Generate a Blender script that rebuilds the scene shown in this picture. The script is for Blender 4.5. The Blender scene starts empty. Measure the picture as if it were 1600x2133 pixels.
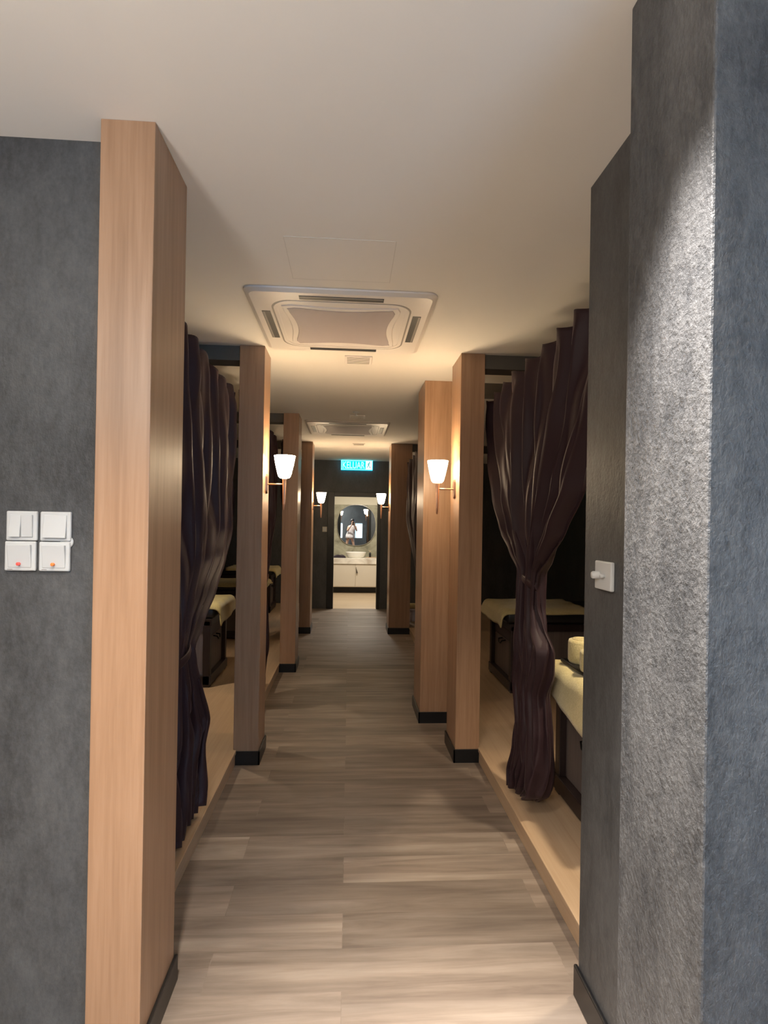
import bpy, bmesh, math, random
from mathutils import Vector, Matrix
random.seed(7)
sc = bpy.context.scene
PI = math.pi

# ------------------------------------------------------------------ camera
EYE, CEIL = 1.522, 2.622
cam_d = bpy.data.cameras.new('camera')
cam = bpy.data.objects.new('camera', cam_d)
sc.collection.objects.link(cam)
F_PX = 1150.0
cam_d.sensor_fit = 'VERTICAL'
cam_d.sensor_height = 24.0
cam_d.lens = 24.0 * F_PX / 2133.0
cam_d.shift_y = 20.9 / 2133.0
cam_d.clip_start = 0.01
yaw, pitch, roll = math.radians(3.602), math.radians(0.133), math.radians(0.956)
cy, sy, cp, sp = math.cos(yaw), math.sin(yaw), math.cos(pitch), math.sin(pitch)
fw = Vector((sy*cp, cy*cp, sp)); rt = Vector((cy, -sy, 0)); up = rt.cross(fw)
rt2 = math.cos(roll)*rt + math.sin(roll)*up
up2 = -math.sin(roll)*rt + math.cos(roll)*up
mw = Matrix((rt2, up2, -fw)).transposed().to_4x4()
mw.translation = (0, 0, EYE)
cam.matrix_world = mw
sc.camera = cam

# ------------------------------------------------------------------ world, view, main lights
world = bpy.data.worlds.new('world'); sc.world = world
world.use_nodes = True
bg = world.node_tree.nodes['Background']
bg.inputs[0].default_value = (0.55, 0.75, 1.0, 1); bg.inputs[1].default_value = 1.2
sc.view_settings.view_transform = 'Standard'
sc.view_settings.look = 'None'
sc.view_settings.gamma = 1.0
sc.view_settings.use_curve_mapping = False
sc.view_settings.exposure = 0.06

def lamp(name, kind, loc, power, col, target=None, **kw):
    d = bpy.data.lights.new(name, kind); d.energy = power; d.color = col
    for k, v in kw.items(): setattr(d, k, v)
    o = bpy.data.objects.new(name, d); sc.collection.objects.link(o)
    o.location = loc
    if target is not None:
        o.rotation_euler = (Vector(target)-Vector(loc)).to_track_quat('-Z', 'Y').to_euler()
    return o
WARM = (1.0, 0.80, 0.58)
# recessed narrow downlight beside the right pier, just above the top of the frame
lamp('downlight_beam', 'SPOT', (0.36, 0.862, 2.60), 790, (1.0, 0.93, 0.86), (0.36, 0.862, 0), spot_size=math.radians(56), spot_blend=1.0, shadow_soft_size=0.03)
# wide downlight above the camera and added, unseen fills brightening the beds on both sides
lamp('downlight_beam', 'SPOT', (-0.36, 0.62, 2.60), 290, (1.0, 0.90, 0.79), (-0.36, 0.62, 0), spot_size=math.radians(110), spot_blend=1.0, shadow_soft_size=0.06)
lamp('bed_fill', 'SPOT', (1.42, 2.05, 2.58), 150, (1.0, 0.84, 0.62), (1.42, 2.05, 0), spot_size=math.radians(90), spot_blend=0.8, shadow_soft_size=0.06)
lamp('bed_fill', 'SPOT', (-1.75, 4.35, 2.58), 100, (1.0, 0.84, 0.62), (-1.75, 4.35, 0), spot_size=math.radians(95), spot_blend=0.8, shadow_soft_size=0.06)
# added fill from an unseen ceiling panel behind the camera
lamp('reception_fill', 'AREA', (-1.35, -1.9, 2.60), 125, (1.0, 0.93, 0.85), (-1.35, -1.9, 0), shape='SQUARE', size=0.8)
# uplighter bowl added in the reception room to brighten the ceiling
lamp('ceiling_fill', 'AREA', (-0.95, -0.75, 1.75), 100, (1.0, 0.93, 0.85), (-0.95, -0.75, 3), shape='DISK', size=0.3)
# daylight outside the glazed front behind the camera
lamp('daylight', 'AREA', (1.9, -3.6, 1.4), 115, (0.42, 0.70, 1.0), (1.9, 0, 1.4), shape='RECTANGLE', size=2.0, size_y=2.2)
# washroom ceiling light
lamp('washroom_light', 'AREA', (0.35, 10.75, 2.50), 54, (1.0, 0.93, 0.82), (0.35, 10.75, 0), shape='RECTANGLE', size=0.5, size_y=0.5)

# ------------------------------------------------------------------ material helpers
def mat(name, col, rough=0.5, spec=0.5, metal=0.0, emit=None, estr=0.0, sheen=0.0, coat=0.0):
    m = bpy.data.materials.new(name); m.use_nodes = True
    b = m.node_tree.nodes['Principled BSDF']
    b.inputs['Base Color'].default_value = (*col, 1)
    b.inputs['Roughness'].default_value = rough
    b.inputs['Specular IOR Level'].default_value = spec
    b.inputs['Metallic'].default_value = metal
    b.inputs['Sheen Weight'].default_value = sheen
    b.inputs['Coat Weight'].default_value = coat
    if emit:
        b.inputs['Emission Color'].default_value = (*emit, 1)
        b.inputs['Emission Strength'].default_value = estr
    return m

class NT:
    def __init__(s, m):
        s.t = m.node_tree; s.b = s.t.nodes['Principled BSDF']
    def n(s, kind, **kw):
        x = s.t.nodes.new(kind)
        for k, v in kw.items():
            if k in x.inputs: x.inputs[k].default_value = v
            else: setattr(x, k, v)
        return x
    def l(s, a, b): s.t.links.new(a, b)
    def coords(s, scale=(1,1,1), loc=(0,0,0)):
        g = s.n('ShaderNodeNewGeometry'); mp = s.n('ShaderNodeMapping')
        mp.inputs['Scale'].default_value = scale; mp.inputs['Location'].default_value = loc
        s.l(g.outputs['Position'], mp.inputs['Vector'])
        return mp.outputs['Vector']
    def noise(s, vec, scale=5, detail=4, rough=0.55, dist=0.0):
        x = s.n('ShaderNodeTexNoise'); x.inputs['Scale'].default_value = scale
        x.inputs['Detail'].default_value = detail; x.inputs['Roughness'].default_value = rough
        x.inputs['Distortion'].default_value = dist
        s.l(vec, x.inputs['Vector']); return x.outputs['Fac']
    def ramp(s, fac, stops):
        r = s.n('ShaderNodeValToRGB'); e = r.color_ramp.elements
        while len(e) < len(stops): e.new(0.5)
        for i, (p, c) in enumerate(stops):
            e[i].position = p; e[i].color = (*c, 1)
        s.l(fac, r.inputs[0]); return r.outputs[0]
    def mix(s, fac, a, b, mode='MIX'):
        x = s.n('ShaderNodeMix', data_type='RGBA', blend_type=mode)
        for k, v in ((0, fac), (6, a), (7, b)):
            if hasattr(v, 'is_linked') or hasattr(v, 'node'): s.l(v, x.inputs[k])
            elif k == 0: x.inputs[k].default_value = v
            else: x.inputs[k].default_value = (*v, 1)
        return x.outputs[2]
    def bump(s, h, strength=0.3, dist=0.01):
        x = s.n('ShaderNodeBump'); x.inputs['Strength'].default_value = strength
        x.inputs['Distance'].default_value = dist
        s.l(h, x.inputs['Height']); s.l(x.outputs[0], s.b.inputs['Normal'])

def wallpaper(name, lo, hi, bump=0.35, rough=0.5, spec=0.4):
    m = mat(name, hi, rough, spec); t = NT(m)
    v = t.coords((1, 1, 0.42))
    big = t.noise(v, 5, 5, 0.6, 0.0); mid = t.noise(v, 46, 5, 0.62, 0.0); fine = t.noise(t.coords((1, 1, 0.8)), 110, 4, 0.65, 0.0)
    c = t.mix(0.5, big, t.mix(0.45, mid, fine))
    t.l(t.ramp(c, [(0.38, lo), (0.50, tuple((p+q)/2 for p, q in zip(lo, hi))), (0.62, hi)]), t.b.inputs['Base Color'])
    t.bump(t.mix(0.45, mid, fine), bump, 0.008)
    return m
M = {}
M['wall'] = wallpaper('slate_wallpaper', (0.042, 0.043, 0.045), (0.096, 0.098, 0.101))
M['wall_relief'] = wallpaper('slate_relief_wallpaper', (0.034, 0.036, 0.040), (0.114, 0.115, 0.118), 0.8, 0.5, 0.4)
M['wall_dark'] = wallpaper('charcoal_wallpaper', (0.018, 0.020, 0.021), (0.040, 0.041, 0.042))

def wood(name, a, b, c, axis, rough=0.38, spec=0.5, scale=1.0):
    m = mat(name, b, rough, spec); t = NT(m)
    sc3 = {'z': (26, 26, 1.1), 'x': (1.1, 26, 26), 'y': (26, 1.1, 26)}[axis]
    oi = t.n('ShaderNodeObjectInfo'); 
    v = t.coords(tuple(k*scale for k in sc3))
    ad = t.n('ShaderNodeVectorMath', operation='ADD'); t.l(v, ad.inputs[0])
    t.l(oi.outputs['Random'], ad.inputs[1])
    n1 = t.noise(ad.outputs[0], 0.9, 6, 0.6, 0.6); n2 = t.noise(ad.outputs[0], 4.0, 3, 0.5, 0.2)
    mx = t.mix(0.3, n1, n2)
    t.l(t.ramp(mx, [(0.30, a), (0.52, b), (0.75, c)]), t.b.inputs['Base Color'])
    t.bump(n2, 0.05, 0.002)
    return m
M['wood'] = wood('oak_laminate', (0.27, 0.150, 0.082), (0.36, 0.210, 0.122), (0.43, 0.265, 0.165), 'z', 0.36)
M['platform'] = wood('pale_oak_platform', (0.40, 0.27, 0.165), (0.47, 0.33, 0.21), (0.53, 0.385, 0.255), 'y', 0.42)

def floor_mat():
    m = mat('vinyl_planks', (0.2, 0.16, 0.13), 0.5, 0.3); t = NT(m)
    g = t.n('ShaderNodeNewGeometry')
    br = t.n('ShaderNodeTexBrick', offset=0.37, offset_frequency=2, squash=1.0)
    br.inputs['Scale'].default_value = 1.0
    br.inputs['Brick Width'].default_value = 1.22; br.inputs['Row Height'].default_value = 0.18
    br.inputs['Mortar Size'].default_value = 0.0012
    br.inputs['Color1'].default_value = (0, 0, 0, 1); br.inputs['Color2'].default_value = (1, 1, 1, 1)
    br.inputs['Mortar'].default_value = (0.3, 0.3, 0.3, 1)
    t.l(g.outputs['Position'], br.inputs['Vector'])
    v = t.coords((1.3, 16, 1))
    off = t.n('ShaderNodeVectorMath', operation='MULTIPLY_ADD')
    t.l(br.outputs['Color'], off.inputs[0]); off.inputs[1].default_value = (7, 13, 3); t.l(v, off.inputs[2])
    n1 = t.noise(off.outputs[0], 1.0, 6, 0.62, 0.5)
    v2 = t.coords((1.0, 5.2, 1)); n2 = t.noise(v2, 1.6, 3, 0.5)
    base = t.ramp(n1, [(0.28, (0.135, 0.104, 0.084)), (0.5, (0.215, 0.175, 0.143)), (0.75, (0.305, 0.260, 0.220))])
    tone = t.ramp(br.outputs['Color'], [(0.0, (0.78, 0.76, 0.75)), (1.0, (1.22, 1.20, 1.18))])
    col = t.mix(1.0, base, tone, 'MULTIPLY')
    t2 = t.ramp(n2, [(0.3, (0.75, 0.74, 0.74)), (0.7, (1.2, 1.19, 1.17))])
    col = t.mix(0.8, col, t2, 'MULTIPLY')
    t.l(col, t.b.inputs['Base Color'])
    t.bump(n1, 0.05, 0.002)
    return m
M['floor'] = floor_mat()
M['ceiling'] = mat('ceiling_paint', (0.78, 0.75, 0.70), 0.9, 0.1)
t = NT(M['ceiling']); t.bump(t.noise(t.coords(), 160, 2), 0.06, 0.002)
M['baseboard'] = mat('black_skirting', (0.006, 0.006, 0.007), 0.35, 0.5)
M['beam'] = mat('dark_beam_paint', (0.11, 0.098, 0.085), 0.7, 0.2)
M['white_plastic'] = mat('white_plastic', (0.56, 0.57, 0.57), 0.4, 0.4)
M['ac_plastic'] = mat('ac_plastic', (0.74, 0.70, 0.66), 0.32, 0.5)
M['ac_grille'] = mat('ac_grille', (0.42, 0.37, 0.37), 0.55, 0.3)
t = NT(M['ac_grille'])
w = t.n('ShaderNodeTexWave', wave_type='BANDS', bands_direction='Y'); w.inputs['Scale'].default_value = 45
t.l(t.coords(), w.inputs['Vector']); t.bump(w.outputs['Fac'], 0.35, 0.004)
M['dark'] = mat('dark_slot', (0.012, 0.012, 0.012), 0.5)
M['flap'] = mat('grey_flap', (0.22, 0.20, 0.18), 0.5)
M['brass'] = mat('copper_metal', (0.62, 0.40, 0.29), 0.38, 0.5, 1.0)
M['bronze'] = mat('bronze_metal', (0.33, 0.20, 0.14), 0.4, 0.5, 1.0)
M['shade'] = mat('opal_glass', (0.9, 0.85, 0.75), 0.3, 0.5, 0, (1.0, 0.77, 0.50), 60.0)
def curtain_mat():
    m = mat('aubergine_fabric', (0.026, 0.011, 0.014), 0.6, 0.3, sheen=0.05); t = NT(m)
    n = t.noise(t.coords((1, 1, 0.5)), 90, 3)
    t.bump(n, 0.08, 0.003); m.node_tree.nodes['Principled BSDF'].inputs['Sheen Tint'].default_value = (0.75, 0.55, 0.55, 1)
    return m
M['curtain'] = curtain_mat()
def towel_mat(name, lo, hi):
    m = mat(name, hi, 0.95, 0.1, sheen=0.3); t = NT(m)
    n = t.noise(t.coords(), 130, 3, 0.6); b = t.noise(t.coords(), 9, 3)
    t.l(t.ramp(t.mix(0.4, n, b), [(0.35, lo), (0.65, hi)]), t.b.inputs['Base Color'])
    t.bump(n, 0.5, 0.006); return m
M['towel'] = towel_mat('cream_terry', (0.54, 0.44, 0.20), (0.70, 0.59, 0.31))
M['pink_towel'] = towel_mat('pink_terry', (0.55, 0.30, 0.24), (0.70, 0.42, 0.34))
M['lilac_towel'] = towel_mat('lilac_terry', (0.55, 0.50, 0.54), (0.70, 0.66, 0.70))
M['bed_wood'] = wood('dark_bed_wood', (0.014, 0.008, 0.008), (0.026, 0.015, 0.014), (0.040, 0.024, 0.022), 'z', 0.4)
M['bed_panel'] = wood('bed_panel', (0.11, 0.085, 0.078), (0.15, 0.118, 0.108), (0.19, 0.15, 0.14), 'z', 0.5)
M['vinyl'] = mat('black_vinyl', (0.012, 0.011, 0.012), 0.4)
M['steel'] = mat('black_wire', (0.015, 0.015, 0.015), 0.4, 0.5, 0.6)
M['rail'] = mat('rail_aluminium', (0.75, 0.72, 0.68), 0.3, 0.5, 1.0)

# ------------------------------------------------------------------ mesh helpers
def link_mesh(name, bm, m, parent=None, smooth=False, loc=None):
    me = bpy.data.meshes.new(name); bm.normal_update(); bm.to_mesh(me); bm.free()
    for x in (m if isinstance(m, (list, tuple)) else [m]): me.materials.append(x)
    if smooth:
        for p in me.polygons: p.use_smooth = True
    o = bpy.data.objects.new(name, me); sc.collection.objects.link(o)
    if parent is not None: o.parent = parent
    if loc is not None: o.location = loc
    return o
def tag(o, label, cat, group=None):
    o['label'] = label; o['category'] = cat
    if group: o['group'] = group
    return o
def thing(name, label, cat, loc=(0,0,0), group=None, rotz=0):
    o = bpy.data.objects.new(name, None); sc.collection.objects.link(o)
    o.location = loc; o.rotation_euler = (0, 0, rotz); o.empty_display_size = 0.1
    return tag(o, label, cat, group)
def struct(o): o['kind'] = 'structure'; return o
def box(bm, lo, hi, bev=0.0, seg=2):
    r = bmesh.ops.create_cube(bm, size=1.0); vs = r['verts']
    for v in vs:
        v.co = Vector(((lo[i]+hi[i])/2 + v.co[i]*(hi[i]-lo[i]) for i in range(3)))
    if bev > 0:
        es = list({e for v in vs for e in v.link_edges})
        bmesh.ops.bevel(bm, geom=es, offset=bev, segments=seg, affect='EDGES', profile=0.5)
def nb(): return bmesh.new()
def boxm(name, lo, hi, m, parent=None, bev=0.0, seg=2, smooth=False):
    bm = nb(); box(bm, lo, hi, bev, seg); return link_mesh(name, bm, m, parent, smooth)
def tube(bm, pts, r, seg=12, cap=True):
    pts = [Vector(p) for p in pts]; n = len(pts)
    rs = r if isinstance(r, (list, tuple)) else [r]*n
    rings = []; ref = None
    for i, p in enumerate(pts):
        d = (pts[min(i+1, n-1)]-pts[max(i-1, 0)]).normalized()
        if ref is None: ref = Vector((0, 0, 1)) if abs(d.z) < .9 else Vector((1, 0, 0))
        a = (ref-d*ref.dot(d)).normalized(); ref = a; b = d.cross(a)
        rings.append([bm.verts.new(p+rs[i]*(math.cos(2*PI*k/seg)*a+math.sin(2*PI*k/seg)*b)) for k in range(seg)])
    for i in range(n-1):
        for k in range(seg):
            bm.faces.new((rings[i][k], rings[i][(k+1)%seg], rings[i+1][(k+1)%seg], rings[i+1][k]))
    if cap:
        bm.faces.new(rings[0][::-1]); bm.faces.new(rings[-1])
def lathe(bm, prof, seg=32, at=(0,0,0), capb=True, capt=True, sx=1, sy=1):
    at = Vector(at); rings = []
    for r, z in prof:
        rings.append([bm.verts.new(at+Vector((r*sx*math.cos(2*PI*k/seg), r*sy*math.sin(2*PI*k/seg), z))) for k in range(seg)])
    for i in range(len(rings)-1):
        for k in range(seg):
            bm.faces.new((rings[i][k], rings[i][(k+1)%seg], rings[i+1][(k+1)%seg], rings[i+1][k]))
    if capb: bm.faces.new(rings[0][::-1])
    if capt: bm.faces.new(rings[-1])
def outline_prism(bm, pts, z0, z1, inset=0.0):
    """closed outline (xy) extruded from z0 to z1 (z1 face can be inset)"""
    cx = sum(p[0] for p in pts)/len(pts); cyy = sum(p[1] for p in pts)/len(pts)
    a = [bm.verts.new((p[0], p[1], z0)) for p in pts]
    b = []
    for p in pts:
        d = math.hypot(p[0]-cx, p[1]-cyy); k = (d-inset)/d
        b.append(bm.verts.new((cx+(p[0]-cx)*k, cyy+(p[1]-cyy)*k, z1)))
    n = len(pts)
    for i in range(n): bm.faces.new((a[i], a[(i+1)%n], b[(i+1)%n], b[i]))
    bm.faces.new(a[::-1]); bm.faces.new(b)
    bmesh.ops.recalc_face_normals(bm, faces=bm.faces)
def rrect(w, h, r, n=8):
    out = []
    for cx, cyy, a0 in ((w-r, h-r, 0), (-w+r, h-r, 90), (-w+r, -h+r, 180), (w-r, -h+r, 270)):
        for k in range(n+1):
            a = math.radians(a0+90*k/n); out.append((cx+r*math.cos(a), cyy+r*math.sin(a)))
    return out
def copy_tree(o, parent=None):
    c = o.copy(); sc.collection.objects.link(c)
    if parent is not None: c.parent = parent
    for ch in o.children: copy_tree(ch, c)
    return c

# ------------------------------------------------------------------ the setting
FAR, BACK, SIDE = 9.78, -3.0, 3.2
struct(boxm('floor', (-SIDE-.2, BACK-.2, -0.1), (SIDE+.2, FAR+0.02, 0), M['floor']))
struct(boxm('ceiling', (-SIDE-.2, BACK-.2, CEIL), (SIDE+.2, FAR+.12, CEIL+.12), M['ceiling']))
struct(boxm('wall_left', (-SIDE-.15, BACK, 0), (-SIDE, FAR, CEIL), M['wall_dark']))
struct(boxm('wall_right', (SIDE, BACK, 0), (SIDE+.15, FAR, CEIL), M['wall_dark']))
# entrance wall on the left, facing the camera
struct(boxm('wall_front_left', (-SIDE, 1.66, 0), (-0.70, 1.80, CEIL), M['wall']))
# return of the right wall along the corridor, and the projecting pier nearest the camera
struct(boxm('wall_corridor_right', (0.765, 1.10, 0), (0.90, 1.745, CEIL), M['wall']))
struct(boxm('wall_front_right', (0.58, 0.86, 0), (SIDE, 1.135, CEIL), M['wall_relief'], None, 0.004, 2))
# far wall with the doorway (three pieces in one mesh)
bm = nb()
DL, DR, DT = -0.266, 0.497, 1.985
box(bm, (-SIDE, FAR, 0), (DL-.10, FAR+.12, CEIL)); box(bm, (DR+.055, FAR, 0), (SIDE, FAR+.12, CEIL))
box(bm, (DL-.10, FAR, DT+.075), (DR+.055, FAR+.12, CEIL))
struct(link_mesh('wall_far', bm, M['wall_dark'] if False else wallpaper('far_wallpaper', (0.045, 0.048, 0.052), (0.082, 0.084, 0.088))))
bm = nb()
box(bm, (DL-.115, FAR-.015, 0), (DL, FAR+.13, DT+.075), 0.003); box(bm, (DR, FAR-.015, 0), (DR+.055, FAR+.13, DT+.075), 0.003)
box(bm, (DL, FAR-.015, DT), (DR, FAR+.13, DT+.075), 0.003)
struct(link_mesh('trim_1', bm, mat('black_door_frame', (0.008, 0.008, 0.008), 0.4)))
# wall behind the camera with the glazed front
bm = nb()
WIN = [(-.66, -.54, .75, 1.52), (.07, .46, .75, 1.52), (1.0, 2.8, .3, 2.4)]
xs = [-SIDE] + [k for w_ in WIN for k in w_[:2]] + [SIDE]
for i in range(0, len(xs), 2): box(bm, (xs[i], BACK-.15, 0), (xs[i+1], BACK, CEIL))
for a, b, c, d in WIN:
    box(bm, (a, BACK-.15, 0), (b, BACK, c)); box(bm, (a, BACK-.15, d), (b, BACK, CEIL))
struct(link_mesh('wall_back', bm, wallpaper('back_wallpaper', (0.04, 0.05, 0.058), (0.075, 0.09, 0.10))))
glass = mat('window_glass', (0.9, 0.95, 1.0), 0.02, 0.5); glass.node_tree.nodes['Principled BSDF'].inputs['Transmission Weight'].default_value = 1.0
glass.node_tree.nodes['Principled BSDF'].inputs['IOR'].default_value = 1.01
lit = mat('lit_frosted_pane', (0.8, 0.9, 1.0), 0.4, 0.3, 0, (0.62, 0.86, 1.0), 1.1)
for i, (a, b, c, d) in enumerate(WIN):
    wn = struct(boxm('window_%d' % (i+1), (a, BACK-.09, c), (b, BACK-.075, d), glass if i == 2 else lit))
    bm = nb()
    for q in ((a, c, a+.02, d), (b-.02, c, b, d), (a, c, b, c+.02), (a, d-.02, b, d)):
        box(bm, (q[0], BACK-.10, q[1]), (q[2], BACK-.05, q[3]))
    link_mesh('window_frame', bm, M['white_plastic'], wn)

# ceiling beams over the openings
beams = [(-SIDE, -.705, 3.52, 3.66), (.858, SIDE, 3.52, 3.66), (-SIDE, -.685, 5.66, 5.80), (.775, SIDE, 4.22, 4.36),
         (-SIDE, -.67, 7.62, 7.76), (.858, SIDE, 7.60, 7.74)]
for i, (x0, x1, y0, y1) in enumerate(beams):
    struct(boxm('trim_%d' % (i+2), (x0, y0, CEIL-.09), (x1, y1, CEIL), M['beam']))

# raised platforms
def platform(label, x0, x1, y0, y1, side):
    p = thing('platform', label, 'platform', ((x0+x1)/2, (y0+y1)/2, 0))
    hx, hy = (x1-x0)/2, (y1-y0)/2
    boxm('deck', (-hx+(0 if side > 0 else 0), -hy, 0), (hx, hy, .094), M['platform'], p, 0.003)
    e = -hx if side > 0 else hx
    boxm('nosing', (e-.006, -hy, .070), (e+.006, hy, .094), M['platform'], p, 0.003)
    return p
platform('raised pale oak platform along the left side behind the wooden columns', -SIDE+.002, -.685, 1.80, FAR, -1)
platform('raised pale oak platform along the right side under the open bay with beds', .853, SIDE-.002, 1.745, FAR, 1)

# ------------------------------------------------------------------ wooden columns
def column(label, x0, x1, y0, y1, bb):
    cx, cyy = (x0+x1)/2, (y0+y1)/2
    c = thing('wooden_column', label, 'column', (cx, cyy, 0), 'wood clad columns along the corridor')
    hx, hy = (x1-x0)/2, (y1-y0)/2
    boxm('shaft', (-hx, -hy, 0), (hx, hy, CEIL), M['wood'], c, 0.002)
    bm = nb(); o = .011
    # skirting: front face and corridor face
    if 'f' in bb: box(bm, (-hx-o, -hy-o, 0), (hx+o, -hy, .085), 0.002)
    if 'r' in bb: box(bm, (hx, -hy-o if 'f' in bb else -hy, 0), (hx+o, hy+o, .085), 0.002)
    if 'l' in bb: box(bm, (-hx-o, -hy-o if 'f' in bb else -hy, 0), (-hx, hy+o, .085), 0.002)
    link_mesh('skirting', bm, M['baseboard'], c)
    return c
column('wooden column nearest the camera on the left, beside the white light switches', -.70, -.553, 1.562, 1.86, 'r')
column('left wooden column with lamp behind the near dark curtain', -.70, -.545, 3.50, 3.755, 'fr')
column('left wooden column without lamp, halfway down the corridor', -.68, -.525, 5.64, 5.97, 'fr')
column('left wooden column carrying the farthest lamp, left of the exit sign', -.665, -.515, 7.60, 7.97, 'fr')
column('right wooden column with lamp at the end of the near platform edge', .70, .855, 3.50, 3.81, 'fl')
column('broad right wooden column without lamp, standing close behind the nearest right one', .563, .772, 4.20, 4.60, 'fl')
column('farthest right wooden column, carrying the lamp near the doorway', .563, .855, 7.58, 7.97, 'fl')
# skirting on the right return wall
struct(boxm('baseboard_right', (.752, 1.135, 0), (.765, 1.757, .10), M['baseboard'], None, 0.004))
struct(boxm('baseboard_front_left', (-SIDE, 1.648, 0), (-.70, 1.66, .006), M['white_plastic']))

# ------------------------------------------------------------------ ceiling cassette air conditioners
def cassette(label, cx, cyy):
    u = thing('ceiling_air_conditioner', label, 'air conditioner', (cx, cyy, CEIL), 'cassette air conditioners')
    u.scale = (1, 1, .6)
    bm = nb(); outline_prism(bm, rrect(.465, .465, .05), 0, -.012); outline_prism(bm, rrect(.465, .465, .05), -.012, -.030, .03)
    link_mesh('fascia', bm, M['ac_plastic'], u)
    # raised inner ring with a rounded outline
    bm = nb()
    o = rrect(.345, .345, .10); i_ = rrect(.325, .325, .09)
    z0, z1 = -.0295, -.0335
    A = [bm.verts.new((*q, z0)) for q in o]; B = [bm.verts.new((*q, z1)) for q in o]
    Cc = [bm.verts.new((*q, z1)) for q in i_]; D = [bm.verts.new((*q, z0)) for q in i_]
    n = len(o)
    for k in range(n):
        j = (k+1) % n
        bm.faces.new((A[k], A[j], B[j], B[k])); bm.faces.new((B[k], B[j], Cc[j], Cc[k])); bm.faces.new((Cc[k], Cc[j], D[j], D[k]))
    bmesh.ops.recalc_face_normals(bm, faces=bm.faces)
    link_mesh('inner_ring', bm, M['ac_plastic'], u)
    # groove line between ring and body
    bm = nb()
    o = rrect(.355, .355, .105); i_ = rrect(.346, .346, .10)
    A = [bm.verts.new((*q, -.0306)) for q in o]; B = [bm.verts.new((*q, -.0306)) for q in i_]
    for k in range(n):
        j = (k+1) % n; bm.faces.new((A[k], B[k], B[j], A[j]))
    link_mesh('groove', bm, M['flap'], u)
    # pinched centre grille and its surround
    def pinched(s, pinch, r):
        pts = []
        N = 14
        cor = s-.0
        for q in range(4):
            a = math.radians(90*q)
            for k in range(N):
                tt = -1+2*k/N
                e = s - pinch*(1-tt*tt)**1.2 - r*abs(tt)**9
                x, y = e, tt*(s-r*.35)
                pts.append((x*math.cos(a)-y*math.sin(a), x*math.sin(a)+y*math.cos(a)))
        return pts
    bm = nb(); outline_prism(bm, pinched(.315, .035, .03), -.030, -.038, .006)
    link_mesh('grille_surround', bm, M['ac_plastic'], u)
    bm = nb(); outline_prism(bm, pinched(.290, .045, .03), -.037, -.0415, .004)
    link_mesh('grille', bm, M['ac_grille'], u)
    for k in range(4):
        a = PI/2*k
        R_ = Matrix.Rotation(a, 4, 'Z')
        bm = nb(); box(bm, (.368, -.205, -.0318), (.412, .205, -.029))
        bmesh.ops.transform(bm, matrix=R_, verts=bm.verts)
        s_ = link_mesh('air_slot', bm, M['dark'], u)
        bm = nb(); box(bm, (.398, -.200, -.035), (.409, .200, -.0315), .001)
        bmesh.ops.transform(bm, matrix=R_, verts=bm.verts)
        link_mesh('louvre_flap', bm, M['flap'], s_)
    return u
cassette('large cream ceiling air conditioner nearest the camera, above the near columns', -.055, 3.07)
cassette('smaller looking far ceiling air conditioner before the exit sign', -.035, 6.45)
# access hatch, vents and sprinkler
h_ = thing('access_hatch', 'flush cream ceiling access hatch just in front of the near air conditioner', 'hatch', (-.053, 2.33, CEIL))
bm = nb()
for lo, hi in (((-.22, -.185, -.0012), (.22, -.182, 0)), ((-.22, .182, -.0012), (.22, .185, 0)), ((-.22, -.185, -.0012), (-.2175, .185, 0)), ((.2175, -.185, -.0012), (.22, .185, 0))):
    box(bm, lo, hi)
link_mesh('seam', bm, mat('seam_shadow', (.64, .61, .56), .9), h_)
boxm('hatch_panel', (-.217, -.182, -.001), (.217, .182, 0), M['ceiling'], h_)
def ceil_plate(label, x, y, w, d):
    p = thing('ceiling_vent', label, 'vent', (x, y, CEIL), 'small ceiling plates')
    boxm('frame', (-w/2, -d/2, -.008), (w/2, d/2, 0), M['ac_plastic'], p, .002)
    bm = nb()
    for k in range(6):
        yy = -d/2+.02+(d-.04)*k/5
        box(bm, (-w/2+.015, yy-.006, -.0105), (w/2-.015, yy+.006, -.0075))
    link_mesh('slats', bm, mat('vent_grey', (.52, .49, .44), .6), p)
ceil_plate('small rectangular ceiling plate just beyond the near air conditioner', .043, 3.72, .18, .17)
ceil_plate('small ceiling plate just in front of the far air conditioner', .063, 5.70, .16, .15)
ceil_plate('small ceiling plate between the far air conditioner and the exit sign', .115, 7.72, .17, .15)
sp_ = thing('sprinkler_head', 'small white ceiling sprinkler in front of the far air conditioner', 'sprinkler', (.05, 5.48, CEIL))
bm = nb(); lathe(bm, [(.035, 0), (.035, -.006), (.02, -.012), (.008, -.016), (.008, -.035)][::-1], 20); link_mesh('body', bm, M['white_plastic'], sp_, True)
bm = nb(); lathe(bm, [(.018, -.040), (.018, -.035)], 16); link_mesh('deflector', bm, M['white_plastic'], sp_)

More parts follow.
